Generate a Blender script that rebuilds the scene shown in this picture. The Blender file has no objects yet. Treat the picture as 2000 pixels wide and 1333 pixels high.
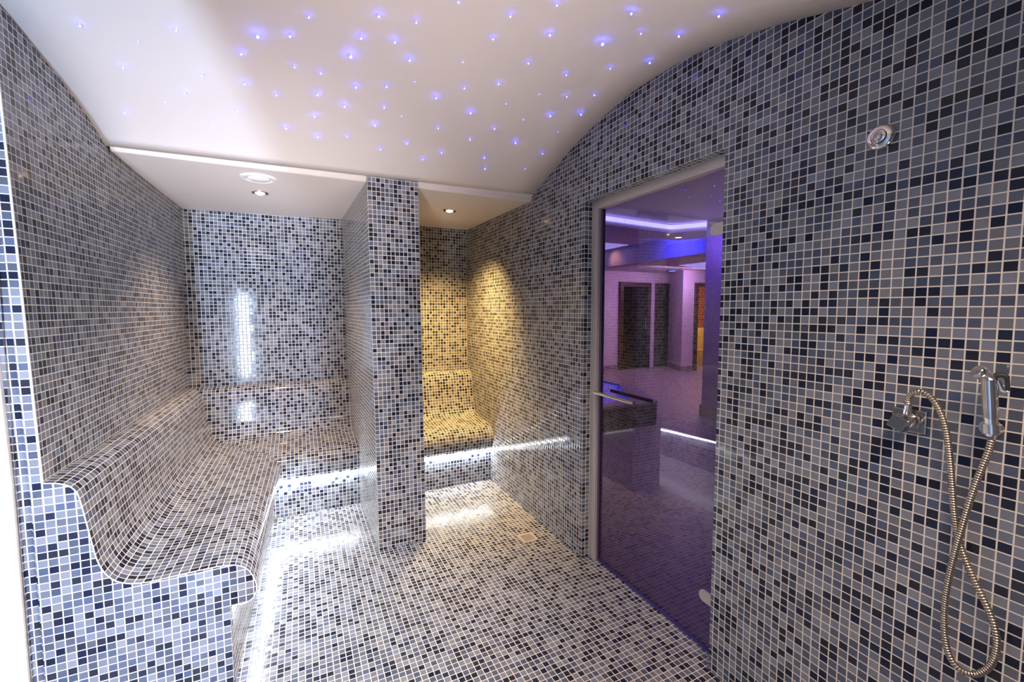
import bpy, bmesh, math, random
from mathutils import Vector, Matrix
random.seed(7)
C = bpy.context.scene.collection
sc = bpy.context.scene
PI = math.pi

# ------------------------------------------------------------------ camera
CAM = Vector((.7511, -3.8879, 1.4359)); YAW, PITCH, ROLL, FPX = .453, -.0705, -.0006, 850.906
cam = bpy.data.cameras.new('camera'); co = bpy.data.objects.new('camera', cam); C.objects.link(co)
fw = Vector((math.sin(YAW)*math.cos(PITCH), math.cos(YAW)*math.cos(PITCH), math.sin(PITCH)))
rt = Vector((math.cos(YAW), -math.sin(YAW), 0)); up = rt.cross(fw)
cr, sr = math.cos(ROLL), math.sin(ROLL)
rt, up = cr*rt + sr*up, cr*up - sr*rt
co.matrix_world = Matrix(((rt.x, up.x, -fw.x, CAM.x), (rt.y, up.y, -fw.y, CAM.y), (rt.z, up.z, -fw.z, CAM.z), (0, 0, 0, 1)))
cam.sensor_width = 36; cam.lens = FPX*36/2000; cam.clip_start = .02; cam.clip_end = 60
sc.camera = co
def un(px, py, ax, val):                      # the point of the plane (axis = val) seen at a pixel of the photograph
    d = fw + rt*((px-1000)/FPX) - up*((py-666.5)/FPX)
    return CAM + d*((val-CAM[ax])/d[ax])

# ------------------------------------------------------------------ world, view, main lights
w = bpy.data.worlds.new('world'); sc.world = w; w.use_nodes = True
w.node_tree.nodes['Background'].inputs[0].default_value = (.5, .5, .55, 1)
w.node_tree.nodes['Background'].inputs[1].default_value = .05
sc.view_settings.view_transform = 'Standard'; sc.view_settings.look = 'None'
sc.view_settings.gamma = 1; sc.view_settings.use_curve_mapping = False
sc.view_settings.exposure = .17
def lamp(name, kind, loc, target, energy, col, **kw):
    l = bpy.data.lights.new(name, kind); l.energy = energy; l.color = col
    for k, v in kw.items(): setattr(l, k, v)
    o = bpy.data.objects.new(name, l); C.objects.link(o); o.location = loc
    o.rotation_euler = (Vector(target)-Vector(loc)).to_track_quat('-Z', 'Y').to_euler()
    return o
# tall cool lamp of the room next door, shining in through the front doorway
lamp('doorway_lamp', 'AREA', (-.158, -5.4, .98), (.35, -.5, 1.2), 165, (.50, .68, 1), shape='RECTANGLE', size=.055, size_y=1.5)
# soft fill lights added behind the camera, and the shower end's ceiling lamp
lamp('front_fill_light', 'AREA', (1.45, -3.62, 2.10), (.3, -1.6, 0), 17, (1, .92, .92), shape='RECTANGLE', size=1.2, size_y=.3, spread=1.1)  # added general fill for the bench and floor
lamp('vault_fill_light', 'AREA', (1.85, -4.1, .75), (1.0, -2.4, 2.35), 5.5, (1, .86, .80), shape='RECTANGLE', size=.5, size_y=.4, spread=1.12)  # added to brighten the vault
lamp('soffit_fill_light', 'AREA', (.15, -4.15, .3), (.7, -.5, 2.15), 5, (1, .93, .92), shape='RECTANGLE', size=.3, size_y=.3, spread=.66)  # added to brighten the lowered ceiling over the seats
lamp('front_ceiling_lamp', 'AREA', (1.1, -3.95, 2.12), (1.1, -3.0, 0), 20, (1, .74, .54), shape='RECTANGLE', size=1.3, size_y=.3, spread=1.9)

# ------------------------------------------------------------------ measures of the room
P = .0255                                     # mosaic pitch
W, H, Y0 = 2.1757, 2.166, -2.0244             # right wall, soffit height, near end of the left wall
YF = -4.38                                    # front wall
YD1, YD2, HD = -1.8747, -2.7527, 2.03         # doorway in the right wall
SR = [(-1.235, 2.166), (-1.25, 2.172), (-1.282, 2.203), (-1.33, 2.216), (-1.411, 2.241), (-1.53, 2.286), (-1.651, 2.327), (-1.78, 2.365), (-1.903, 2.397),
      (-2.01, 2.418), (-2.114, 2.436), (-2.2, 2.445), (-2.293, 2.449), (-2.447, 2.447), (-2.582, 2.438), (-2.7, 2.419), (-2.806, 2.394),
      (-2.9, 2.368), (-2.984, 2.344), (-3.06, 2.318), (-3.13, 2.295), (-3.193, 2.275), (-3.27, 2.247), (-3.35, 2.217), (-3.42, 2.19), (-3.46, 2.166)]
SL = [(-1.235, 2.164), (-1.27, 2.166), (-1.312, 2.19), (-1.376, 2.218), (-1.482, 2.25), (-1.611, 2.284), (-1.759, 2.31), (-1.884, 2.337), (-1.967, 2.351), (-2.114, 2.375)]
def interp(t, y):
    if y >= t[0][0]: return t[0][1]
    for (a, za), (b, zb) in zip(t, t[1:]):
        if y >= b: return za + (zb-za)*(a-y)/(a-b)
    return t[-1][1]
def zR(y): return interp(SR, y) if y < -1.235 else H + .0145*(1+y/1.235)
def zL(y):
    if y >= -1.235: return H - .006*(1+y/1.235)
    return interp(SL, y) if y > -2.1 else max(zR(y)-.061, H)
def zV(x, y): return zL(y) + (zR(y)-zL(y))*min(max(x/W, 0), 1)

# ------------------------------------------------------------------ materials
def nodes(name):
    m = bpy.data.materials.new(name); m.use_nodes = True
    nt = m.node_tree; b = nt.nodes['Principled BSDF']; return m, nt, b
def N(nt, t, **kw):
    n = nt.nodes.new(t)
    for k, v in kw.items(): setattr(n, k, v)
    return n
def math_(nt, op, a, b=None, c=None):
    n = N(nt, 'ShaderNodeMath', operation=op)
    for i, v in enumerate((a, b, c)):
        if v is None: continue
        if isinstance(v, (int, float)): n.inputs[i].default_value = v
        else: nt.links.new(v, n.inputs[i])
    return n.outputs[0]
def mosaic(name, dark=(.018, .022, .042), mid=(.088, .105, .152), light=(.182, .197, .238), grout=(.76, .71, .64), rough=.09, wave=.16, tl=.22, spec=.26, bs=.32):
    m, nt, b = nodes(name); L = nt.links.new
    uv = N(nt, 'ShaderNodeUVMap'); s = N(nt, 'ShaderNodeSeparateXYZ'); L(uv.outputs[0], s.inputs[0])
    u, v = math_(nt, 'MULTIPLY', s.outputs[0], 1/P), math_(nt, 'MULTIPLY', s.outputs[1], 1/P)
    cu, cv = math_(nt, 'FLOOR', u), math_(nt, 'FLOOR', v)
    fu, fv = math_(nt, 'SUBTRACT', math_(nt, 'SUBTRACT', u, cu), .5), math_(nt, 'SUBTRACT', math_(nt, 'SUBTRACT', v, cv), .5)
    cell = N(nt, 'ShaderNodeCombineXYZ'); L(cu, cell.inputs[0]); L(cv, cell.inputs[1])
    wn = N(nt, 'ShaderNodeTexWhiteNoise', noise_dimensions='2D'); L(cell.outputs[0], wn.inputs['Vector'])
    cr = N(nt, 'ShaderNodeValToRGB'); cr.color_ramp.interpolation = 'CONSTANT'
    e = cr.color_ramp.elements; e[0].position = 0; e[0].color = (*dark, 1); e[1].position = .27; e[1].color = (*mid, 1)
    k = e.new(.60); k.color = (*light, 1)
    L(wn.outputs['Value'], cr.inputs[0])
    rc = N(nt, 'ShaderNodeSeparateColor'); L(wn.outputs['Color'], rc.inputs[0])
    hv = N(nt, 'ShaderNodeHueSaturation'); L(cr.outputs[0], hv.inputs['Color'])
    L(math_(nt, 'MULTIPLY_ADD', rc.outputs[1], .4, .8), hv.inputs['Value'])
    L(math_(nt, 'MULTIPLY_ADD', rc.outputs[2], .6, .68), hv.inputs['Saturation'])
    d = math_(nt, 'SUBTRACT', .5, math_(nt, 'MAXIMUM', math_(nt, 'ABSOLUTE', fu), math_(nt, 'ABSOLUTE', fv)))
    mr = N(nt, 'ShaderNodeMapRange'); L(d, mr.inputs[0]); mr.inputs[1].default_value = .05; mr.inputs[2].default_value = .066
    mx = N(nt, 'ShaderNodeMix', data_type='RGBA'); L(mr.outputs[0], mx.inputs[0])
    mx.inputs[6].default_value = (*grout, 1); L(hv.outputs[0], mx.inputs[7]); L(mx.outputs[2], b.inputs['Base Color'])
    L(math_(nt, 'MULTIPLY_ADD', mr.outputs[0], rough-.75, .75), b.inputs['Roughness'])
    b.inputs['Specular IOR Level'].default_value = spec
    # every tile lies a little tilted, with rounded edges and a wavy glassy face
    ed = N(nt, 'ShaderNodeMapRange', interpolation_type='SMOOTHSTEP'); L(d, ed.inputs[0]); ed.inputs[1].default_value = .03; ed.inputs[2].default_value = .13
    tu = math_(nt, 'MULTIPLY', math_(nt, 'SUBTRACT', rc.outputs[0], .5), fu)
    tv = math_(nt, 'MULTIPLY', math_(nt, 'SUBTRACT', rc.outputs[1], .5), fv)
    tilt = math_(nt, 'MULTIPLY', math_(nt, 'ADD', tu, tv), tl)
    nz = N(nt, 'ShaderNodeTexNoise'); L(uv.outputs[0], nz.inputs['Vector']); nz.inputs['Scale'].default_value = 60; nz.inputs['Detail'].default_value = 1
    hh = math_(nt, 'ADD', math_(nt, 'MULTIPLY_ADD', nz.outputs[0], wave, tilt), ed.outputs[0])
    bp = N(nt, 'ShaderNodeBump'); bp.inputs['Strength'].default_value = bs; bp.inputs['Distance'].default_value = .0016
    L(hh, bp.inputs['Height']); L(bp.outputs[0], b.inputs['Normal'])
    return m
def plain(name, col, rough=.5, metal=0, noise=0, scale=8, bump=0, emit=None, es=0):
    m, nt, b = nodes(name); L = nt.links.new
    b.inputs['Base Color'].default_value = (*col, 1); b.inputs['Roughness'].default_value = rough; b.inputs['Metallic'].default_value = metal
    if noise or bump:
        tc = N(nt, 'ShaderNodeTexCoord'); nz = N(nt, 'ShaderNodeTexNoise'); L(tc.outputs['Object'], nz.inputs['Vector'])
        nz.inputs['Scale'].default_value = scale; nz.inputs['Detail'].default_value = 4
        if noise:
            hv = N(nt, 'ShaderNodeHueSaturation'); hv.inputs['Color'].default_value = (*col, 1)
            L(math_(nt, 'MULTIPLY_ADD', nz.outputs[0], noise, 1-noise/2), hv.inputs['Value']); L(hv.outputs[0], b.inputs['Base Color'])
        if bump:
            bp = N(nt, 'ShaderNodeBump'); bp.inputs['Strength'].default_value = bump; bp.inputs['Distance'].default_value = .002
            L(nz.outputs[0], bp.inputs['Height']); L(bp.outputs[0], b.inputs['Normal'])
    if emit: b.inputs['Emission Color'].default_value = (*emit, 1); b.inputs['Emission Strength'].default_value = es
    return m
M_tile = mosaic('blue_grey_glass_mosaic')
M_floor = mosaic('blue_grey_floor_mosaic', rough=.2, wave=.7, tl=.5, spec=.35, bs=.55)
M_ceil = plain('white_ceiling_paint', (.75, .685, .655), .7, noise=.04, scale=2, bump=.03)
M_white = plain('white_painted_trim', (.86, .84, .82), .45, noise=.03, scale=30)
M_bead = plain('cream_edge_bead', (.86, .82, .74), .5, noise=.08, scale=60)
M_frame = plain('brushed_aluminium_frame', (.60, .55, .51), .42, metal=.35, noise=.06, scale=40)
M_chrome = plain('polished_chrome', (.86, .83, .80), .10, metal=1, noise=.05, scale=30)
M_steel = plain('satin_steel', (.72, .69, .66), .28, metal=1, noise=.08, scale=60)
M_bronze = plain('dark_chrome', (.42, .38, .34), .14, metal=1, noise=.1, scale=30)
M_dark = plain('dark_rubber', (.02, .02, .03), .5, noise=.1)
M_led = plain('cool_white_led', (1, 1, 1), .5, noise=.02, emit=(.86, .94, 1), es=100)
M_warm = plain('warm_bulb', (1, .9, .7), .5, noise=.02, emit=(1, .64, .26), es=7)
M_star = plain('blue_fibre_tip', (.3, .3, 1), .4, noise=.02, emit=(.04, .06, 1), es=75)
M_star2 = plain('faint_blue_fibre_tip', (.3, .3, 1), .4, noise=.02, emit=(.04, .06, 1), es=38)
M_stem = plain('clear_fibre_stem', (.8, .8, .9), .3, noise=.02)
def glass_mat():
    m, nt, b = nodes('violet_tinted_glass'); nt.nodes.remove(b); L = nt.links.new
    out = nt.nodes['Material Output']
    t = N(nt, 'ShaderNodeBsdfTransparent'); t.inputs[0].default_value = (.56, .48, .60, 1)
    g = N(nt, 'ShaderNodeBsdfGlossy'); g.inputs['Roughness'].default_value = .012; g.inputs[0].default_value = (1, 1, 1, 1)
    nz = N(nt, 'ShaderNodeTexNoise'); nz.inputs['Scale'].default_value = 3
    bp = N(nt, 'ShaderNodeBump'); bp.inputs['Strength'].default_value = .02; bp.inputs['Distance'].default_value = .003; L(nz.outputs[0], bp.inputs['Height']); L(bp.outputs[0], g.inputs['Normal'])
    lw = N(nt, 'ShaderNodeLayerWeight'); lw.inputs[0].default_value = .5
    fr = math_(nt, 'MULTIPLY_ADD', math_(nt, 'POWER', lw.outputs['Facing'], 5), .9, .085)
    mx = N(nt, 'ShaderNodeMixShader'); L(fr, mx.inputs[0]); L(t.outputs[0], mx.inputs[1]); L(g.outputs[0], mx.inputs[2]); L(mx.outputs[0], out.inputs[0])
    return m
M_glass = glass_mat()
def hose_mat():
    m, nt, b = nodes('spiral_wound_steel_hose'); L = nt.links.new
    uv = N(nt, 'ShaderNodeUVMap'); wv = N(nt, 'ShaderNodeTexWave', bands_direction='X'); L(uv.outputs[0], wv.inputs['Vector'])
    wv.inputs['Scale'].default_value = 52
    cr = N(nt, 'ShaderNodeValToRGB'); e = cr.color_ramp.elements; e[0].color = (.30, .24, .18, 1); e[1].color = (.85, .76, .64, 1)
    L(wv.outputs['Fac'], cr.inputs[0]); L(cr.outputs[0], b.inputs['Base Color'])
    b.inputs['Metallic'].default_value = 1; b.inputs['Roughness'].default_value = .24
    bp = N(nt, 'ShaderNodeBump'); bp.inputs['Strength'].default_value = .8; bp.inputs['Distance'].default_value = .002; L(wv.outputs['Fac'], bp.inputs['Height']); L(bp.outputs[0], b.inputs['Normal'])
    return m
M_hose = hose_mat()

# ------------------------------------------------------------------ mesh helpers
class MB:
    """collects polygons with a UV per corner (in metres) and links them as ONE mesh object"""
    def __init__(s): s.v, s.f, s.uv = [], [], []
    def poly(s, pts, uvs=None):
        i = len(s.v); s.v += [tuple(p) for p in pts]; s.f.append(tuple(range(i, i+len(pts))))
        s.uv.append(uvs or [(0, 0)]*len(pts))
    def wall(s, pts, au, av, ou=0, ov=0):       # planar polygon, u along axis au, v along axis av
        s.poly(pts, [(p[au]-ou, p[av]-ov) for p in pts])
    def box(s, lo, hi, offs=(0, 0, 0)):
        (a, b, c), (d, e, f) = lo, hi
        for pts, au, av in (([(a,b,c),(a,b,f),(a,e,f),(a,e,c)],1,2), ([(d,b,c),(d,e,c),(d,e,f),(d,b,f)],1,2),
                            ([(a,b,c),(d,b,c),(d,b,f),(a,b,f)],0,2), ([(a,e,c),(a,e,f),(d,e,f),(d,e,c)],0,2),
                            ([(a,b,c),(a,e,c),(d,e,c),(d,b,c)],0,1), ([(a,b,f),(d,b,f),(d,e,f),(a,e,f)],0,1)):
            s.wall(pts, au, av, offs[au], offs[av])
    def ring(s, rings, closed=True, u0=0, capa=False, capb=False):   # loft of rings (lists of points of one length)
        n = len(rings[0]); L = [0]
        for a, b in zip(rings, rings[1:]): L.append(L[-1] + (sum((Vector(p) for p in a), Vector())/n - sum((Vector(p) for p in b), Vector())/n).length)
        for k in range(len(rings)-1):
            for i in range(n if closed else n-1):
                j = (i+1) % n
                s.poly([rings[k][i], rings[k][j], rings[k+1][j], rings[k+1][i]], [(L[k], i/n), (L[k], (i+1)/n), (L[k+1], (i+1)/n), (L[k+1], i/n)])
        if capa: s.poly(list(reversed(rings[0])))
        if capb: s.poly(rings[-1])
    def lathe(s, prof, c, axis, n=32, ref=None):                     # profile (r, t) turned round an axis through c
        axis = Vector(axis).normalized(); c = Vector(c); a = axis.orthogonal().normalized(); b = axis.cross(a)
        rings = [[c + axis*t + (a*math.cos(2*PI*i/n) + b*math.sin(2*PI*i/n))*max(r, 1e-5) for i in range(n)] for r, t in prof]
        s.ring(rings, capa=prof[0][0] > 1e-4, capb=prof[-1][0] > 1e-4)
    def tube(s, pts, r, n=12, caps=True):
        pts = [Vector(p) for p in pts]; rr = r if isinstance(r, (list, tuple)) else [r]*len(pts)
        rings = []; a = None
        for k, p in enumerate(pts):
            t = (pts[min(k+1, len(pts)-1)] - pts[max(k-1, 0)]).normalized()
            if a is None: a = t.orthogonal().normalized()
            a = (a - t*a.dot(t)).normalized(); b = t.cross(a)
            rings.append([p + (a*math.cos(2*PI*i/n) + b*math.sin(2*PI*i/n))*rr[k] for i in range(n)])
        s.ring(rings, capa=caps, capb=caps)
    def build(s, name, mat, parent=None, origin=None, smooth=False, bevel=0, normals=True):
        me = bpy.data.meshes.new(name); o = Vector(origin) if origin else Vector()
        me.from_pydata([tuple(Vector(p)-o) for p in s.v], [], s.f)
        ul = me.uv_layers.new(name='UVMap'); i = 0
        for us in s.uv:
            for uv in us: ul.data[i].uv = uv; i += 1
        bm = bmesh.new(); bm.from_mesh(me); bmesh.ops.remove_doubles(bm, verts=bm.verts, dist=1e-5)
        if normals: bmesh.ops.recalc_face_normals(bm, faces=bm.faces)
        if bevel: bmesh.ops.bevel(bm, geom=[e for e in bm.edges if e.calc_face_angle(0) > .6], offset=bevel, segments=2, affect='EDGES', profile=.6)
        if smooth:
            for f in bm.faces: f.smooth = True
            for e in bm.edges: e.smooth = e.calc_face_angle(0) < .75
        bm.to_mesh(me); bm.free(); me.materials.append(mat)
        ob = bpy.data.objects.new(name, me); C.objects.link(ob)
        if parent: ob.parent = parent; ob.location = o - parent.location
        else: ob.location = o
        return ob
def tag(o, label=None, cat=None, group=None, kind=None):
    for k, v in (('label', label), ('category', cat), ('group', group), ('kind', kind)):
        if v: o[k] = v
    return o
def thing(name, loc, label, cat, group=None):
    o = bpy.data.objects.new(name, None); C.objects.link(o); o.location = loc; o.empty_display_size = .05
    return tag(o, label, cat, group)
def struct(o, label=None, cat=None): return tag(o, label, cat, kind='structure')
def curve(pts, n):                              # Catmull-Rom through points
    pts = [Vector(p) for p in pts]; out = []
    for k in range(len(pts)-1):
        p0, p1, p2, p3 = pts[max(k-1, 0)], pts[k], pts[k+1], pts[min(k+2, len(pts)-1)]
        for i in range(n):
            t = i/n
            out.append(.5*((2*p1) + (p2-p0)*t + (2*p0-5*p1+4*p2-p3)*t*t + (3*p1-p0-3*p2+p3)*t**3))
    return out + [pts[-1]]

# ------------------------------------------------------------------ room shell
m = MB(); m.wall([(-1.3, YF-2.9, 0), (2.291, YF-2.9, 0), (2.291, .1, 0), (-1.3, .1, 0)], 0, 1, 1.1356, -1.2817)
struct(m.build('floor', M_floor), 'small beige lit grey mosaic floor of the steam room', 'floor')
m = MB(); lean = lambda y, z: (.023+.05*y/2.0244)*max(0, (z-.88)/1.286)
ys = [0, -.3, -.6, -.9, -1.2] + [y for y, z in SR if y > Y0] + [Y0]
for a, b in zip(ys, ys[1:]):                   # left wall: inner face, top and outer face
    za, zb = zL(a)+.03, zL(b)+.03
    m.wall([(0, a, 0), (0, b, 0), (lean(b, .88), b, .88), (lean(a, .88), a, .88)], 1, 2, Y0)
    m.wall([(0, a, .88), (0, b, .88), (lean(b, zb), b, zb), (lean(a, za), a, za)], 1, 2, Y0)
    m.wall([(-.06, a, 0), (-.06, a, za), (-.06, b, zb), (-.06, b, 0)], 1, 2, Y0)
zt = zL(Y0)+.03; lt = lean(Y0, zt)
m.poly([(-.03, Y0, 0), (0, Y0, 0), (0, Y0, .88), (-.03, Y0, .88)], [(-.03, 0), (0, 0), (0, .88), (-.03, .88)])
m.poly([(-.03, Y0, .88), (0, Y0, .88), (lt, Y0, zt), (lt-.03, Y0, zt)], [(-.03, .88), (0, .88), (0, zt), (-.03, zt)])
def leanbox(m, lo, hi):                          # an upright strip following the slight lean of the wall end
    for (za, zb) in ((lo[2], .88), (.88, hi[2])) if lo[2] < .88 else ((lo[2], hi[2]),):
        k = len(m.v); m.box((lo[0], lo[1], za), (hi[0], hi[1], zb))
        m.v[k:] = [(x + lean(Y0, z), y, z) for x, y, z in m.v[k:]]
struct(m.build('wall_left', M_tile, normals=False), 'left mosaic wall above the long bench', 'wall')
m = MB(); m.wall([(-.03, 0, 0), (W+.05, 0, 0), (W+.05, 0, 2.23), (-.03, 0, 2.23)], 0, 2, .0)
m.wall([(-.03, .1, 0), (-.03, .1, 2.23), (W+.05, .1, 2.23), (W+.05, .1, 0)], 0, 2)
struct(m.build('wall_back', M_tile), 'back mosaic wall of the steam room', 'wall')
m = MB(); T1 = W+.0515; T2 = W+.115
ys = sorted(set([0, -.3, -.6, -.9, YD1, YD2, -3.6, -4, YF] + [y for y, z in SR]), reverse=True)
for a, b in zip(ys, ys[1:]):
    lo = HD if (a <= YD1+1e-6 and b >= YD2-1e-6) else 0
    za, zb = zR(a)+.03, zR(b)+.03
    m.wall([(W, a, lo), (W, a, za), (W, b, zb), (W, b, lo)], 1, 2, YD1, HD)
    m.wall([(T2, a, lo), (T2, b, lo), (T2, b, zb), (T2, a, za)], 1, 2, YD1, HD)
for y in (YD1, YD2): m.wall([(W, y, 0), (T2, y, 0), (T2, y, HD), (W, y, HD)], 0, 2, W, HD)
m.wall([(W, YD1, HD), (T2, YD1, HD), (T2, YD2, HD), (W, YD2, HD)], 1, 0, YD1, W)
struct(m.build('wall_right', M_tile), 'right mosaic wall with arched top and the glass door', 'wall')
m = MB()                                        # stub wall between the two seats
q = lambda z, t, f, b: t + (f-t)*(1-z/H) if False else t
TOP, BOT = ((1.1151, -1.2817), (1.4036, -1.2817), (1.395, 0), (1.0851, 0)), ((1.1356, -1.2817), (1.4214, -1.2817), (1.41, 0), (1.098, 0))
for k in range(4):
    j = (k+1) % 4; ax = 0 if k in (0, 2) else 1; zt = 2.20
    (ax_, ay_), (bx_, by_) = TOP[k], TOP[j]; (cx_, cy_), (dx_, dy_) = BOT[k], BOT[j]
    wd = 12*P if k in (0, 2) else 1.2817; us = (0, wd) if k in (0, 2) else (0, wd)
    m.poly([(cx_, cy_, 0), (dx_, dy_, 0), (bx_, by_, zt), (ax_, ay_, zt)], [(us[0], -H+.25*P), (us[1], -H+.25*P), (us[1], zt-H+.25*P), (us[0], zt-H+.25*P)])
struct(m.build('wall_partition', M_tile), 'mosaic partition column between the long bench and the small seat', 'wall')
m = MB(); m.box((.046, YF-.06, 0), (W+.24, YF, 2.52)); struct(m.build('wall_front', M_tile), 'mosaic wall behind the camera', 'wall')
# soffit over the seats, vault, soffit over the shower end
m = MB(); xs = [0, .55, 1.1, 1.65, W]
def soff(x, y): return H + (-.006 + .0205*min(x/1.1, 1))*(1+y/1.235)
for a, b in zip(xs, xs[1:]):
    m.poly([(a-.0, 0, soff(a, 0)), (b, 0, soff(b, 0)), (b, -1.235, soff(b, -1.235)), (a, -1.235, soff(a, -1.235))])
ob = m.build('ceiling', M_ceil); so = ob.modifiers.new('s', 'SOLIDIFY'); so.thickness = .02; so.offset = -1 if ob.data.polygons[0].normal.z < 0 else 1
struct(ob, 'flat lowered white ceiling over the seats', 'ceiling')
m = MB(); ys = [y for y, z in SR if y <= -1.282]
NX = 12
def vlt(x, y): return (x, y, zV(x, y))
for a, b in zip(ys, ys[1:]):
    for i in range(NX):
        x0, x1 = -.04+(W+.04)*i/NX, -.04+(W+.04)*(i+1)/NX
        m.poly([vlt(x0, a), vlt(x1, a), vlt(x1, b), vlt(x0, b)])
m.poly([(0, -3.46, H), (W, -3.46, H), (W, YF, H), (0, YF, H)])
ob = m.build('ceiling_vault', M_ceil, smooth=True); so = ob.modifiers.new('s', 'SOLIDIFY'); so.thickness = .02; so.offset = -1 if ob.data.polygons[0].normal.z < 0 else 1
struct(ob, 'white barrel vaulted ceiling sprinkled with blue star lights', 'ceiling')
m = MB()                                        # lip moulding along the edge of the lowered ceiling
pr_ = [(-1.225, .001), (-1.24, -.0015), (-1.25, .002), (-1.256, .012), (-1.268, .026), (-1.285, .0355), (-1.285, .06), (-1.225, .06)]
rings = [[(x, y, H + dz - (.002 if x < .5 else 0)) for y, dz in pr_] for x in (0, W/2, W)]
m.ring(rings, capa=True, capb=True); struct(m.build('trim_1', M_ceil, smooth=True), 'white moulding along the edge of the lowered ceiling', 'moulding')
m = MB()                                        # cream bead at the near corner of the left wall
leanbox(m, (-.002, Y0-.002, .89), (.003, Y0+.003, zL(Y0)+.02)); struct(m.build('trim_2', M_bead), 'cream corner bead at the near end of the left wall', 'trim')
# room next door on the left, seen only as a sliver, and its bright door post
m = MB()
m.wall([(-1.3, YF-2.9, 0), (-1.3, YF-2.9, 2.5), (-1.3, -1.28, 2.5), (-1.3, -1.28, 0)], 1, 2)
m.wall([(-1.3, -1.28, 0), (-1.3, -1.28, 2.5), (-.03, -1.28, 2.5), (-.03, -1.28, 0)], 0, 2)
struct(m.build('wall_side_room', M_tile), 'tiled wall of the bright side room at the left edge', 'wall')
m = MB(); m.box((-1.3, YF-2.96, 0), (2.4, YF-2.9, 2.5)); struct(m.build('wall_side_room_front', M_white), 'white end wall of the side room', 'wall')
m = MB(); m.box((2.36, YF-2.9, 0), (2.4, YF, 2.5)); struct(m.build('wall_side_room_right', M_white), 'white side wall of the front lobby', 'wall')
m = MB(); m.box((-1.3, YF-2.9, 2.5), (-.06, -1.28, 2.54)); m.box((-.06, YF-2.9, 2.5), (2.4, YF, 2.54)); struct(m.build('ceiling_side_room', M_ceil), 'white ceiling of the side room', 'ceiling')
m = MB()
for a, b in zip([-2.06, -2.3, -2.6, -2.9, -3.2, -3.46], [-2.3, -2.6, -2.9, -3.2, -3.46, YF]):
    m.poly([(-.03, a, zL(a)), (-.03, b, zL(b)), (-.03, b, 2.5), (-.03, a, 2.5)])
struct(m.build('wall_left_lintel', M_white), 'lintel over the opening to the side room', 'wall')
m = MB(); leanbox(m, (-.066, Y0+.012, 0), (-.0305, Y0+.05, 2.36)); struct(m.build('trim_3', M_tile), 'greyish tiled strip at the left edge beside the bench end', 'trim')
m = MB(); leanbox(m, (-.16, Y0-.005, 0), (-.067, Y0+.05, 2.36)); struct(m.build('trim_4', M_white, bevel=.003), 'glaring white door post at the left edge of the photo', 'post')

# ------------------------------------------------------------------ tiled benches with light strips under the nose
PA = [(0, .888), (.035, .882), (.060, .870), (.076, .852), (.085, .825), (.097, .745), (.113, .632), (.125, .580), (.142, .543), (.165, .517), (.20, .499), (.25, .491), (.306, .492), (.411, .494),
      (.474, .491), (.515, .480), (.545, .456), (.563, .42), (.571, .385), (.565, .352), (.548, .333), (.517, .326), (.488, .332), (.486, .315), (.484, 0)]
PB = [(0, .868), (.035, .864), (.066, .855), (.086, .838), (.098, .81), (.112, .74), (.130, .64), (.142, .585), (.158, .542), (.18, .508), (.21, .489), (.26, .477), (.32, .471), (.41, .464),
      (.48, .458), (.535, .446), (.575, .420), (.598, .385), (.604, .345), (.598, .305), (.582, .272), (.562, .253), (.553, .250), (.553, .235), (.553, 0)]
def dense(pr):
    head = curve([(s, z, 0) for s, z in pr[:-2]], 2)
    return [(p.x, p.y) for p in head] + [pr[-2], pr[-1]]
PA, PB = dense(PA), dense(PB); NP = len(PA)
def plen(pr):
    L = [0]
    for a, b in zip(pr, pr[1:]): L.append(L[-1] + math.hypot(b[0]-a[0], b[1]-a[1]))
    return L
LB = plen(PB)
def mixp(t): return [(a[0]+(b[0]-a[0])*t, a[1]+(b[1]-a[1])*t) for a, b in zip(PA, PB)]
def bench_mesh():
    m = MB(); prev = None
    sts = [('y', k/10) for k in range(11)]
    rows = []
    for k in range(11):                          # left leg: near end to the mitre
        t = k/10; pr = mixp(t); rows.append([(s, Y0 + (-s-Y0)*t, z) for s, z in pr])
    for k in range(10):
        for i in range(NP-1):
            pts = [rows[k][i], rows[k+1][i], rows[k+1][i+1], rows[k][i+1]]
            m.poly(pts, [(p[1]-Y0, -(LB[i] if n < 2 else LB[i+1])) for n, p in enumerate(pts)])
    r0 = [(s, -s, z) for s, z in PB]; xa = [1.098 + (1.094-1.098)*0 + .035*s/1.28 for s, z in PB]
    for i in range(NP-1):
        pts = [r0[i], (xa[i], -PB[i][0], PB[i][1]), (xa[i+1], -PB[i+1][0], PB[i+1][1]), r0[i+1]]
        m.poly(pts, [(p[0], -(LB[i] if n < 2 else LB[i+1])) for n, p in enumerate(pts)])
    e = rows[0]                                  # near end face, strip by strip down to the floor
    m.wall([(0, Y0, 0)] + e[:-2] + [(.484, Y0, e[-3][2]-.001), (.484, Y0, 0)], 0, 2, 0)
    return m
b1 = thing('tiled_bench', (.3, -1.0, 0), 'long L-shaped mosaic bench with curved backrest along the left and back walls', 'bench', 'mosaic benches')
bench_mesh().build('seat_body', M_tile, b1, smooth=True, normals=True)
m = MB(); m.tube([(a, Y0-.0005, b) for a, b in PA[:-3]], .0018, 8); bd = m.build('edge_bead', M_bead, b1, smooth=True); bd['label'] = 'cream bead along the bench end'
def strip_mesh(path, ztop, h, t):               # a thin light strip hugging the riser top; path = [(x, y, nx, ny)]
    m = MB(); rings = []
    for x, y, nx, ny in path: rings.append([(x, y, ztop-h), (x+nx*t, y+ny*t, ztop-h), (x+nx*t, y+ny*t, ztop), (x, y, ztop)])
    m.ring(rings, capa=True, capb=True); return m
m = MB(); rings = []
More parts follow.
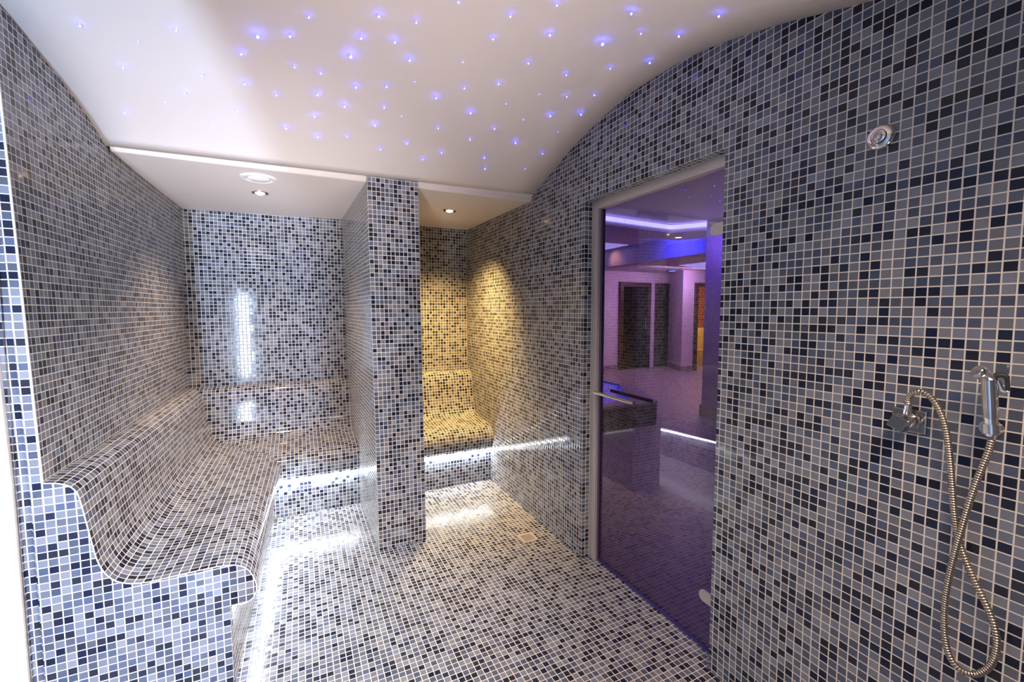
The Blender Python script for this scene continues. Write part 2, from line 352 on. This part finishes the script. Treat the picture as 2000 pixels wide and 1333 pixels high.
for k in range(11):
    t = k/10; pr = mixp(t); s = pr[-2][0]+.014; zt = pr[-2][1]+.014; y = Y0 + .01 + (-s-.012-Y0-.01)*t
    rings.append([(s, y, zt-.005), (s+.011, y, zt-.005), (s+.011, y, zt), (s, y, zt)])
m.ring(rings, capa=True, capb=True); x0, x1 = .578, 1.10
m.box((x0, -.578, .244), (x1, -.567, .249)); ls = m.build('light_strip', M_led, b1); ls['label'] = 'glowing cool white light strip under the bench nose'
m = MB()
b2 = thing('tiled_bench', (1.79, -.3, 0), 'small mosaic seat in a warm yellow niche right of the column', 'bench', 'mosaic benches')
for i in range(NP-1):
    (s0, z0), (s1, z1) = PB[i], PB[i+1]; dz = .010
    pts = [(1.40, -s0, z0+dz if z0 > .1 else 0), (W, -s0, z0+dz if z0 > .1 else 0), (W, -s1, z1+dz if z1 > .1 else 0), (1.40, -s1, z1+dz if z1 > .1 else 0)]
    m.poly(pts, [(p[0]-1.41, -(LB[i] if n < 2 else LB[i+1])) for n, p in enumerate(pts)])
m.build('seat_body', M_tile, b2, smooth=True)
m = MB(); m.box((1.425, -.578, .254), (W-.004, -.567, .259)); ls = m.build('light_strip', M_led, b2); ls['label'] = 'glowing cool white light strip under the seat nose'

# ------------------------------------------------------------------ recessed lights, vent, drain
def downlight(loc, label, energy, col, size, blend, aim):
    t = thing('recessed_spotlight', loc, label, 'spotlight', 'warm recessed spotlights')
    m = MB(); m.lathe([(.0001, .004), (.027, .004), (.027, -.003), (.029, -.006), (.033, -.005), (.035, -.002), (.035, .006)], loc, (0, 0, 1), 28); m.build('trim_ring', M_steel, t, smooth=True)
    m = MB(); m.lathe([(.0001, -.018), (.014, -.016), (.024, -.010), (.027, -.003)], loc, (0, 0, 1), 24); b = m.build('bulb', M_warm, t, smooth=True); b['label'] = 'glowing warm bulb'
    for s in (-1, 1):
        m = MB(); x, y, z = loc; m.box((x+s*.036-.008, y-.009, z-.012), (x+s*.036+.008, y+.008, z-.001)); m.build('spring_clip', M_dark, t, bevel=.001)
    lamp('spotlight_beam', 'SPOT', (loc[0], loc[1], loc[2]-.02), aim, energy, col, spot_size=size, spot_blend=blend, shadow_soft_size=.05)
    return t
downlight((.555, -.725, soff(.555, -.725)), 'warm recessed spotlight beside the round vent over the long bench', 85, (1, .72, .50), 2.0, 1, (.45, -.65, 0))
downlight((1.766, -.754, soff(1.766, -.754)), 'warm recessed spotlight over the yellow lit niche', 270, (1, .62, .20), 1.8, 1, (1.86, -.18, 0))
v = (.572, -1.065, soff(.572, -1.065)); t = thing('ceiling_vent', v, 'round white ceiling vent in front of the left spotlight', 'vent')
m = MB(); m.lathe([(.060, .004), (.060, -.004), (.066, -.010), (.078, -.012), (.088, -.007), (.091, .002)], v, (0, 0, 1), 48); m.build('outer_ring', M_white, t, smooth=True)
m = MB(); m.lathe([(.0001, -.016), (.046, -.015), (.053, -.011), (.055, -.005), (.05, .0)], v, (0, 0, 1), 40); m.build('disc_valve', M_white, t, smooth=True)
dr = (2.003, -1.54, 0); t = thing('floor_drain', dr, 'small square floor drain beside the right wall', 'drain')
a = .052; m = MB()
for lo, hi in (((-a, -a), (a, -a+.016)), ((-a, a-.016), (a, a)), ((-a, -a+.016), (-a+.016, a-.016)), ((a-.016, -a+.016), (a, a-.016))):
    m.box((dr[0]+lo[0], dr[1]+lo[1], .0), (dr[0]+hi[0], dr[1]+hi[1], .004))
M_drain = plain('brushed_drain_steel', (.52, .46, .40), .45, metal=.15, noise=.08, scale=60)
m.build('frame', M_drain, t, bevel=.0008)
m = MB(); n = 6; c = (2*(a-.016))/n
for i in range(n+1): k = -a+.016+c*i; m.box((dr[0]+k-.002, dr[1]-a+.016, .0012), (dr[0]+k+.002, dr[1]+a-.016, .003)); m.box((dr[0]-a+.016, dr[1]+k-.002, .001), (dr[0]+a-.016, dr[1]+k+.002, .0028))
m.build('grate', M_drain, t)
m = MB(); m.box((dr[0]-a+.014, dr[1]-a+.014, .0002), (dr[0]+a-.014, dr[1]+a-.014, .0007)); m.build('drain_well', M_dark, t)

# ------------------------------------------------------------------ star lights of the vault
STARS = [(156,47,1),(344,57,1),(270,82,0),(241,130,1),(395,145,1),(361,180,1),(323,201,0),(244,219,1),(465,215,1),(416,244,1),(503,66,3),(566,67,2),(471,102,2),(603,31,1),(740,28,2),(813,41,1),
 (705,71,2),(771,79,2),(685,106,3),(800,115,2),(575,129,1),(626,141,1),(478,161,2),(540,184,1),(620,183,2),(695,168,2),(755,168,1),(810,160,0),(673,206,2),(750,209,1),(615,226,2),(559,249,2),(784,228,0),(852,189,2),
 (732,243,2),(620,266,2),(678,266,1),(856,250,1),(794,280,1),(743,291,1),(862,298,1),(826,311,1),(896,1,1),(997,29,1),(963,74,1),(1088,7,1),(1074,65,2),(1233,22,2),(1177,81,3),(1252,63,1),(1326,67,2),(1404,27,2),
 (904,122,0),(1032,122,1),(1106,145,1),(1192,132,1),(1269,120,2),(907,171,1),(974,163,1),(1053,185,0),(1107,188,1),(1161,185,1),(919,219,2),(988,204,0),(1075,225,2),(1135,222,2),(1022,235,0),(918,272,1),(966,251,1),
 (1007,278,2),(1090,259,0),(1060,300,1),(946,308,1),(947,330,1),(1026,331,0)]
def star_proto(r, h, mat, name):
    ms = MB(); ms.tube([(0, 0, .002), (0, 0, -h)], .0011, 6)
    mt = MB(); mt.lathe([(.00001, -h-r), (r*.75, -h-r*.7), (r, -h), (r*.75, -h+r*.7), (.0012, -h+r)], (0, 0, 0), (0, 0, 1), 8)
    return ms, mt
SL_ = ['tiny faint blue star light among the brighter ones in the white vault', 'small blue star light in the white vaulted ceiling', 'bright blue star light with a wide glow in the vaulted ceiling', 'very bright large blue star light in the vaulted ceiling']
SZ = [(.0012, .006), (.0019, .011), (.0027, .013), (.0043, .016)]
def vault_hit(px, py):
    d = fw + rt*((px-1000)/FPX) - up*((py-666.5)/FPX); lo, hi = .3, 6
    for _ in range(50):
        md = (lo+hi)/2; p = CAM + d*md
        if p.z > zV(p.x, p.y): hi = md
        else: lo = md
    return CAM + d*lo
proto = {}
for px, py, k in STARS:
    hgt = SZ[k][1]; p = vault_hit(px, py - 3)
    lit = px < 420
    lab = 'pale blue star light in the bright left part of the vault' if lit else SL_[k]
    grp = 'pale star lights at the left of the vault' if lit else ['faint star lights', 'small star lights', 'bright star lights', 'largest star lights'][k] + ' of the vaulted ceiling'
    if k not in proto:
        ms, mt = star_proto(*SZ[k], None, None)
        t = thing('star_light', (0, 0, 0), lab, 'star light', grp)
        a_ = ms.build('fibre_stem', M_stem, t); b_ = mt.build('light_tip', M_star if k else M_star2, t, smooth=True)
        proto[k] = (t, a_, b_); r = t
    else:
        t, a_, b_ = proto[k]; r = t.copy(); C.objects.link(r)
        for ch in (a_, b_): d_ = ch.copy(); C.objects.link(d_); d_.parent = r
    r['label'] = lab; r['group'] = grp; r.location = p

# ------------------------------------------------------------------ glass door
XG = W + .078                                    # plane of the pane
d1 = thing('door_1', (XG, YD1, 0), 'frameless violet glass door in a pale metal frame in the right wall', 'door'); d1['kind'] = 'structure'
m = MB(); fx0, fx1 = T1, T1+.05
m.box((fx0, YD1-.052, 0), (fx1, YD1, HD)); m.box((fx0, YD2, 0), (fx1, YD2+.03, HD)); m.box((fx0, YD2+.03, HD-.045), (fx1, YD1-.052, HD))
m.build('door_frame', M_frame, d1, bevel=.003)
m = MB(); m.box((XG-.004, YD2+.034, .012), (XG+.004, YD1-.066, HD-.05)); m.build('glass_pane', M_glass, d1)
m = MB(); m.box((XG-.006, YD2+.034, .0), (XG+.006, YD1-.066, .012)); m.build('bottom_seal', plain('violet_rubber_seal', (.05, .03, .22), .3, noise=.1), d1)
m = MB(); m.box((XG-.008, YD1-.066, .0), (XG+.008, YD1-.052, HD-.046)); m.build('edge_seal', plain('dark_violet_seal', (.10, .06, .16), .3, noise=.1), d1)
for name, zc in (('hinge', 1.755), ('hinge', .235)):
    m = MB(); x = XG-.012; r = .0245; y1 = YD2+.032
    pts = [(y1, zc-r), (y1, zc+r)] + [(-2.665 + r*math.cos(PI/2-a*PI/10), zc + r*math.sin(PI/2-a*PI/10)) for a in range(11)]
    front = [(x, y, z) for y, z in pts]; back = [(XG-.0045, y, z) for y, z in pts]
    m.ring([back, front], capb=True); m.build(name, M_frame, d1, bevel=.0012)
hy0, hy1, hz, hx = -1.955, -2.27, .985, XG-.058
hd = MB(); hd.tube([(hx, hy0, hz), (hx, hy1, hz)], .0095, 20)
h1 = hd.build('handle', M_chrome, d1, smooth=True)
for y in (-2.02, -2.235):
    m = MB(); m.tube([(hx, y, hz), (XG-.0045, y, hz)], .0055, 12); m.build('handle_bolt', M_chrome, h1, smooth=True)
m = MB(); m.tube([(XG+.058, hy0, hz), (XG+.058, hy1, hz)], .0095, 20); h2 = m.build('handle', M_dark, d1, smooth=True); h2['label'] = 'dark outer handle bar behind the glass'
for y in (-2.02, -2.235):
    m = MB(); m.tube([(XG+.058, y, hz), (XG+.0045, y, hz)], .0055, 12); m.build('handle_bolt', M_chrome, h2, smooth=True)

# ------------------------------------------------------------------ shower fittings on the right wall
jc = un(1722, 269, 0, W); t = thing('shower_jet', (W, jc.y, jc.z), 'round chrome body jet high on the right wall', 'shower jet')
cc = (W, jc.y, jc.z); ax = (-1, 0, 0)
m = MB(); m.lathe([(.031, 0), (.033, .004), (.032, .010), (.027, .015), (.019, .016), (.018, .012)], cc, ax, 40); m.build('wall_flange', M_chrome, t, smooth=True)
m = MB(); m.lathe([(.0175, .012), (.0165, .018), (.012, .020), (.0105, .016), (.0001, .016)], cc, ax, 32); m.build('swivel_ring', M_chrome, t, smooth=True)
m = MB(); m.lathe([(.0095, .016), (.0085, .022), (.005, .024), (.0035, .019), (.0001, .019)], cc, ax, 24); m.build('nozzle', M_steel, t, smooth=True)
# wall outlet with square plate and square twist knob
oc = un(1778, 821, 0, W); t = thing('water_outlet', (W, oc.y, oc.z), 'square chrome wall outlet with a twisted square knob feeding the hose', 'water outlet')
m = MB(); m.box((W-.010, oc.y-.036, oc.z-.030), (W, oc.y+.036, oc.z+.030)); m.build('wall_plate', M_bronze, t, bevel=.003)
m = MB(); m.lathe([(.021, .01), (.020, .026), (.017, .030), (.0001, .030)], (W, oc.y, oc.z), (-1, 0, 0), 24); m.build('outlet_body', M_chrome, t, smooth=True)
m = MB(); kc = Vector((W, oc.y, oc.z)); rings = []
for dx, hw in ((.028, .012), (.036, .017), (.044, .019), (.066, .018), (.068, .0165)):
    rings.append([kc + Vector((-dx, hw*1.414*math.cos(a), hw*1.414*math.sin(a))) for a in (PI/4+.42+k*PI/2 for k in range(4))])
m.ring(rings, capa=True, capb=True); m.build('knob', M_bronze, t, bevel=.0012)
nip = [un(1772, 806, 0, W-.022), un(1774, 790, 0, W-.024)]
m = MB(); m.tube([Vector((W-.02, oc.y-.006, oc.z+.004)), nip[0], nip[1]], .0085, 14); m.build('hose_nipple', M_chrome, t, smooth=True)
# hand shower: handset hanging in a holder, with its hose
HX = W - .050
top, bot = un(1932, 742, 0, HX), un(1937, 862, 0, HX-.002); axis = (bot-top).normalized()
t = thing('hand_shower', bot, 'slim chrome trigger hand shower with a long looped metal hose', 'hand shower')
m = MB(); m.lathe([(.0125, 0), (.0135, .004), (.0125, .010), (.0132, .018), (.0128, .060), (.0122, .082), (.0126, .083), (.0126, .087), (.0115, .090), (.0112, .118), (.0095, .126)], top, axis, 28); m.build('grip', M_chrome, t, smooth=True)
he = un(1909, 729, 0, HX-.018)
m = MB(); d = (he-top).normalized(); m.lathe([(.010, -.010), (.0125, 0), (.0125, .006), (.0135, .012), (.0155, .020), (.0158, .026), (.013, .030), (.0001, .031)], top + Vector((0, 0, .004)), d, 28); hdn = m.build('spray_head', M_chrome, t, smooth=True)
m = MB(); fc = top + Vector((0, 0, .004)) + d*.0308
m.lathe([(.0105, 0), (.0105, .002), (.0001, .0024)], fc, d, 24); m.build('spray_face', M_dark, hdn, smooth=True)
m = MB(); b0 = top + Vector((0, -.004, .006)); le = un(1966, 738, 0, HX+.006); lf = un(1968, 764, 0, HX+.004)
m.tube(curve([b0, (b0+le)/2+Vector((0, 0, .005)), le, lf], 6), [.006]*7+[.0055]*6+[.004]*6, 10); m.build('trigger_lever', M_dark, t, smooth=True)
m = MB(); lg = un(1953, 755, 0, HX+.002); m.tube([lg + Vector((0, .004, .012)), lg + Vector((0, -.004, -.008)), un(1967, 766, 0, HX+.004)], .0042, 10); m.build('trigger_pin', M_chrome, t, smooth=True)
hp = [(1774,790,.024),(1774,782,.026),(1779,772,.030),(1790,766,.034),(1803,767,.036),(1818,777,.036),(1832,797,.036),(1842,822,.034),(1849,850,.032),(1853,880,.030),(1857,920,.028),(1860,960,.026),(1863,1000,.024),
      (1868,1034,.022),(1876,1068,.022),(1890,1105,.022),(1907,1143,.024),(1924,1178,.026),(1938,1212,.028),(1946,1245,.030),(1945,1275,.032),(1936,1298,.033),(1920,1313,.034),(1900,1318,.035),(1880,1312,.036),(1863,1297,.037),(1851,1273,.038),(1845,1240,.039),(1844,1205,.040),(1847,1165,.042),
      (1855,1120,.044),(1866,1075,.046),(1879,1030,.047),(1892,985,.047),(1906,945,.047),(1919,912,.048),(1929,887,.049),(1934,870,.050),(1937,856,.051)]
m = MB(); m.tube(curve([un(a, b, 0, W-c) for a, b, c in hp], 6), .0068, 14); h = m.build('hose', M_hose, t, smooth=True); h['label'] = 'spiral wound brassy steel hose'
wc = un(1936, 836, 0, W); t = thing('hand_shower_holder', (W, wc.y, wc.z), 'chrome wall bracket gripping the lower end of the hand shower', 'holder')
m = MB(); m.lathe([(.021, 0), (.021, .004), (.019, .007), (.0001, .0075)], (W, wc.y, wc.z), (-1, 0, 0), 32); m.build('wall_rosette', M_chrome, t, smooth=True)
m = MB(); gc = un(1937, 838, 0, HX); m.tube([Vector((W-.006, wc.y, wc.z)), Vector((HX+.016, gc.y, gc.z))], .007, 12); m.build('arm', M_chrome, t, smooth=True)
m = MB(); m.lathe([(.0135, -.010), (.0165, -.010), (.0165, .010), (.0135, .010), (.0135, -.010)], gc, axis, 28); m.build('clip_ring', M_chrome, t, smooth=True)

# ------------------------------------------------------------------ spa lobby behind the glass door
M_lwall = plain('pale_lobby_plaster', (.72, .62, .70), .6, noise=.05, scale=3)
M_lfloor = plain('lobby_stone_tile', (.40, .32, .33), .35, noise=.25, scale=14)
M_base = plain('lobby_skirting', (.30, .24, .26), .4, noise=.1)
M_wood = plain('dark_brown_wood', (.06, .025, .022), .4, noise=.3, scale=20)
M_black = plain('black_door_glass', (.004, .005, .005), .08, noise=.1)
m = MB(); m.wall([(2.292, -4, 0), (13, -4, 0), (13, 7, 0), (2.292, 7, 0)], 0, 1); struct(m.build('floor', M_lfloor), 'plain stone floor of the lobby behind the glass door', 'floor')
m = MB(); m.box((2.3, -4, 2.62), (6.5, 6, 2.66)); struct(m.build('ceiling_lobby', M_lwall), 'raised lobby ceiling behind the glass door', 'ceiling')
m = MB(); m.box((6.5, -4, 2.36), (13, 7, 2.42)); struct(m.build('ceiling_lobby_far', M_lwall), 'lower lobby ceiling far behind the glass door', 'ceiling')
m = MB(); inner = [(2.6, .44), (5.42, .66), (5.85, .05), (6.3, -1.2)]; outer = [(2.6, 1.02), (6.0, 1.07), (6.32, .42), (6.9, -1.1)]
m.ring([[(a[0], a[1], 2.5), (a[0], a[1], 2.625), (b[0], b[1], 2.625), (b[0], b[1], 2.5)] for a, b in zip(inner, outer)], capa=True, capb=True)
struct(m.build('trim_5', M_lwall), 'dropped ceiling rim with blue white cove glow seen through the glass', 'trim')
t = thing('cove_light', (5.42, .66, 2.6), 'blue white cove light line along the lobby ceiling rim', 'cove light')
m = MB(); M_cove = plain('blue_white_cove_led', (.7, .8, 1), .5, noise=.02, emit=(.42, .52, 1), es=4.5)
dxy = lambda p, e: (p[0]-.02 if e else p[0], p[1]-.02)
m.ring([[(a[0]-.03, a[1]-.03, 2.55), (a[0]-.03, a[1]-.03, 2.60), (a[0]-.012, a[1]-.012, 2.60), (a[0]-.012, a[1]-.012, 2.55)] for a in inner], capa=True, capb=True); m.build('led_tube', M_cove, t)
m = MB(); m.box((6.3, .55, 2.3), (6.62, 4.6, 2.62)); struct(m.build('trim_6', M_lwall), 'blue lit ceiling beam above the lobby pillar', 'beam')
m = MB(); m.box((5.62, -.75, .16), (6.3, .238, 2.62)); m2 = MB(); m2.box((5.6, -.77, 0), (6.32, .258, .16))
p = struct(m.build('wall_pillar', M_lwall), 'square violet lobby pillar seen through the right side of the glass', 'pillar'); struct(m2.build('baseboard_pillar', M_base), 'dark skirting round the violet pillar', 'skirting')
m = MB(); m.box((3, 4.4, 0), (9.6, 4.5, 2.4)); struct(m.build('wall_far', M_lwall), 'far lobby wall with two dark doors', 'wall')
PIER = [(8.75, 3.5), (9.12, 3.5), (9.6, 4.39), (9.22, 4.39)]
m = MB(); m.ring([[(x, y, .12) for x, y in PIER], [(x, y, 2.4) for x, y in PIER]], capa=True, capb=True); struct(m.build('wall_pier', M_lwall), 'projecting pier in the far lobby wall', 'wall')
m = MB(); m.ring([[(x-.02, y-.02, 0) for x, y in PIER], [(x-.02, y-.02, .12) for x, y in PIER]], capa=True, capb=True); m.box((3, 4.38, 0), (7.6, 4.4, .12)); struct(m.build('baseboard_far', M_base), 'dark skirting along the far lobby wall', 'skirting')
m = MB(); m.box((9.62, 3.5, 0), (13, 3.6, 2.4)); m.box((9.12, 3.5, 2.08), (9.62, 3.6, 2.4)); struct(m.build('wall_far_right', M_lwall), 'far right lobby wall around the yellow lit doorway', 'wall')
m = MB(); m.box((12.9, -4, 0), (13, 7, 2.6)); m.box((2.30, 5.5, 0), (3, 5.6, 2.6)); struct(m.build('wall_lobby_end', M_lwall), 'end wall of the lobby', 'wall')
m = MB(); m.box((2.30, .1, 0), (2.36, 5.5, 2.66)); m.box((2.30, -4, 0), (2.36, YD2-.1, 2.66)); struct(m.build('wall_lobby_near', M_lwall), 'near wall of the lobby beside the glass door', 'wall')
m = MB(); m.box((2.5, -4.1, 0), (13, -4, 2.66)); struct(m.build('wall_lobby_front', M_lwall), 'front wall of the lobby', 'wall')
def dark_door(n, x0, x1, lab):
    t = thing('door_%d' % n, (x0, 4.4, 0), lab, 'door'); t['kind'] = 'structure'; y = 4.33
    m = MB(); m.box((x0, y, 0), (x0+.10, 4.4, 2.11)); m.box((x1-.10, y, 0), (x1, 4.4, 2.11)); m.box((x0+.10, y, 2.0), (x1-.10, 4.4, 2.11)); m.build('door_frame', M_wood, t)
    m = MB(); m.box((x0+.10, y+.03, .01), (x1-.10, y+.05, 2.0)); m.build('door_leaf', M_black, t)
    m = MB(); m.tube([(x1-.16, y+.0, .95), (x1-.16, y+.0, 1.25)], .012, 8); m.tube([(x1-.16, y, 1.0), (x1-.16, y+.03, 1.0)], .008, 6); m.tube([(x1-.16, y, 1.2), (x1-.16, y+.03, 1.2)], .008, 6); m.build('door_pull', M_steel, t)
dark_door(2, 7.62, 8.58, 'wider black glass door in a brown frame in the far lobby wall'); dark_door(3, 8.76, 9.5, 'narrow black glass door half hidden by the lobby pier')
# yellow lit room behind the far doorway
t = thing('door_4', (9.14, 3.5, 0), 'black framed open doorway to the yellow lit room', 'door'); t['kind'] = 'structure'
m = MB(); m.box((9.12, 3.44, 0), (9.2, 3.5, 2.08)); m.box((9.54, 3.44, 0), (9.62, 3.5, 2.08)); m.box((9.2, 3.44, 1.98), (9.54, 3.5, 2.08)); m.build('door_frame', M_wood, t)
m, nt, b = nodes('amber_quilted_leather'); L = nt.links.new
tc = N(nt, 'ShaderNodeTexCoord'); mp = N(nt, 'ShaderNodeMapping'); L(tc.outputs['Object'], mp.inputs[0]); mp.inputs['Rotation'].default_value = (0, PI/4, 0); mp.inputs['Scale'].default_value = (1.3, 1, 1)
vo = N(nt, 'ShaderNodeTexVoronoi', distance='CHEBYCHEV'); L(mp.outputs[0], vo.inputs['Vector']); vo.inputs['Scale'].default_value = 9; vo.inputs['Randomness'].default_value = 0
crr = N(nt, 'ShaderNodeValToRGB'); crr.color_ramp.elements[0].color = (.20, .035, .008, 1); crr.color_ramp.elements[1].color = (.60, .24, .05, 1); crr.color_ramp.elements[0].position = .3; crr.color_ramp.elements[1].position = .55
L(vo.outputs['Distance'], crr.inputs[0]); L(crr.outputs[0], b.inputs['Base Color']); b.inputs['Roughness'].default_value = .4
M_quilt = m
m = MB(); m.box((9.62, 4.59, .98), (11.2, 4.65, 2.1)); tag(m.build('quilted_panel', M_quilt), 'orange diamond quilted wall panel in the yellow lit room', 'wall panel')
M_gold = plain('gold_stone', (.75, .60, .14), .4, noise=.2, scale=10)
t = thing('bench', (9.8, 4.3, 0), 'yellow lit stone bench under the quilted panel', 'bench')
m = MB(); m.box((9.62, 4.3, .42), (11.2, 4.64, .96)); m.build('bench_back', M_gold, t, bevel=.02)
m = MB(); m.box((9.62, 4.0, .0), (11.2, 4.3, .42)); m.build('bench_seat', M_gold, t, bevel=.02)
m = MB(); m.box((9.61, 4.66, 0), (12.9, 4.75, 2.36)); struct(m.build('wall_yellow_room', M_gold), 'back wall of the yellow lit room', 'wall')
lamp('yellow_room_lamp', 'POINT', (10.0, 3.85, 1.5), (0, 0, 0), 38, (1, .85, .25), shadow_soft_size=.1)
# hot tub
M_tub = plain('dark_tub_stone', (.10, .07, .085), .4, noise=.25, scale=12)
M_rim = plain('tub_rim_stone', (.42, .30, .40), .35, noise=.2, scale=10)
M_water = plain('blue_lit_water', (.02, .06, .5), .08, bump=.6, scale=14, emit=(.0, .03, .9), es=.7)
t = thing('hot_tub', (4.3, 1.0, 0), 'low square hot tub with blue lit water behind the glass door', 'hot tub')
zt = .30
OUT = [(3.2, .14), (4.76, .18), (5.30, 1.25), (5.28, 1.95), (3.2, 1.95)]; INN = [(3.3, .34), (4.50, .37), (5.14, 1.36), (5.12, 1.80), (3.3, 1.80)]
m = MB(); m.ring([[(x, y, 0) for x, y in OUT], [(x, y, zt-.03) for x, y in OUT]], capa=True); m.build('tub_wall', M_tub, t)
m = MB(); m.ring([[(x, y, zt-.06) for x, y in INN], [(x, y, zt) for x, y in INN], [(x*1.004-.01, y*1.01, zt) for x, y in OUT], [(x*1.004-.01, y*1.01, zt-.03) for x, y in OUT]]); m.build('tub_rim', M_rim, t)
m = MB(); m.poly([(x, y, zt-.02) for x, y in INN]); wv = m.build('water', M_water, t); wv['label'] = 'glowing blue water'
# small lamps of the lobby
M_blue = plain('blue_led_disc', (.2, .4, 1), .4, noise=.02, emit=(.0, .25, 1), es=14)
M_wh = plain('pinkish_bulb', (1, .8, .7), .4, noise=.02, emit=(1, .75, .6), es=12)
def disc(px, py, z, mat, r, label, name, grp=None):
    c = un(px, py, 2, z); t = thing(name, c, label, 'spotlight', grp)
    m = MB(); m.lathe([(r, .004), (r*1.25, .004), (r*1.3, -.006), (r*1.05, -.012), (r, -.008)], c, (0, 0, 1), 24); m.build('trim_ring', M_steel, t, smooth=True)
    m = MB(); m.lathe([(.0001, -.012), (r*.8, -.011), (r, -.006), (r*.98, .002)], c, (0, 0, 1), 20); m.build('bulb', mat, t, smooth=True)
    return c
disc(1325, 463, 2.495, M_wh, .05, 'small pinkish spotlight in the corner of the lobby ceiling rim', 'lobby_spotlight')
disc(1316, 479.5, 2.61, M_blue, .10, 'bright blue lobby light in front of the blue beam', 'lobby_spotlight')
disc(1313, 529, 2.35, M_blue, .09, 'blue lobby light farther back under the low ceiling', 'lobby_spotlight')
disc(1195, 501, 2.61, M_warm, .04, 'warm starry lobby spotlight at the left of the glass', 'lobby_spotlight')
M_tray = plain('glowing_tray_panel', (.6, .65, .9), .5, noise=.02, emit=(.45, .5, 1), es=1.6)  # light on the ceiling trays is put into these panels' own emission
c = un(1375, 519, 2, 2.35); m = MB(); m.poly([un(1325, 519, 2, 2.352), un(1420, 508, 2, 2.352), un(1420, 532, 2, 2.352)]); m.poly([un(1325, 519, 2, 2.358), un(1420, 508, 2, 2.358), un(1420, 532, 2, 2.358)])
tag(m.build('tray_glow_panel', M_tray), 'flat glowing panel standing in for the lit ceiling tray beside the pillar top', 'ceiling panel')
m = MB(); m.poly([un(1130, 471, 2, 2.612), un(1228, 479, 2, 2.612), un(1130, 499, 2, 2.612)]); m.poly([un(1130, 471, 2, 2.618), un(1228, 479, 2, 2.618), un(1130, 499, 2, 2.618)])
tag(m.build('tray_glow_panel', M_tray), 'flat glowing panel standing in for the lit ceiling tray at the left edge of the glass', 'ceiling panel')
lamp('lobby_blue_wash', 'AREA', (5.95, 1.25, 2.45), (6.4, 1.3, 2.35), 12, (.05, .07, 1), shape='RECTANGLE', size=.5, size_y=.06)
lamp('lobby_blue_pillar_wash', 'AREA', (5.3, -.2, 2.45), (5.62, -.2, 1.4), 12, (.22, .14, 1), shape='RECTANGLE', size=.8, size_y=.06)
lamp('lobby_warm_beam', 'SPOT', (6.0, 3.05, 2.58), (6.35, 2.9, 2.36), 9, (1, .62, .25), spot_size=1.3, spot_blend=1, shadow_soft_size=.03)
lamp('lobby_lamp', 'AREA', (7.4, 1.6, 2.33), (7.4, 1.9, 0), 120, (1, .74, .80), shape='RECTANGLE', size=2.2, size_y=2.2)
lamp('lobby_far_lamp', 'AREA', (8.2, 3.0, 2.33), (8.2, 4.4, 1.2), 60, (.9, .66, .95), shape='RECTANGLE', size=1.6, size_y=.6)
lamp('lobby_near_lamp', 'AREA', (4.6, -1.4, 2.58), (4.6, -.9, 0), 9, (.9, .66, .8), shape='RECTANGLE', size=1.5, size_y=1.5)
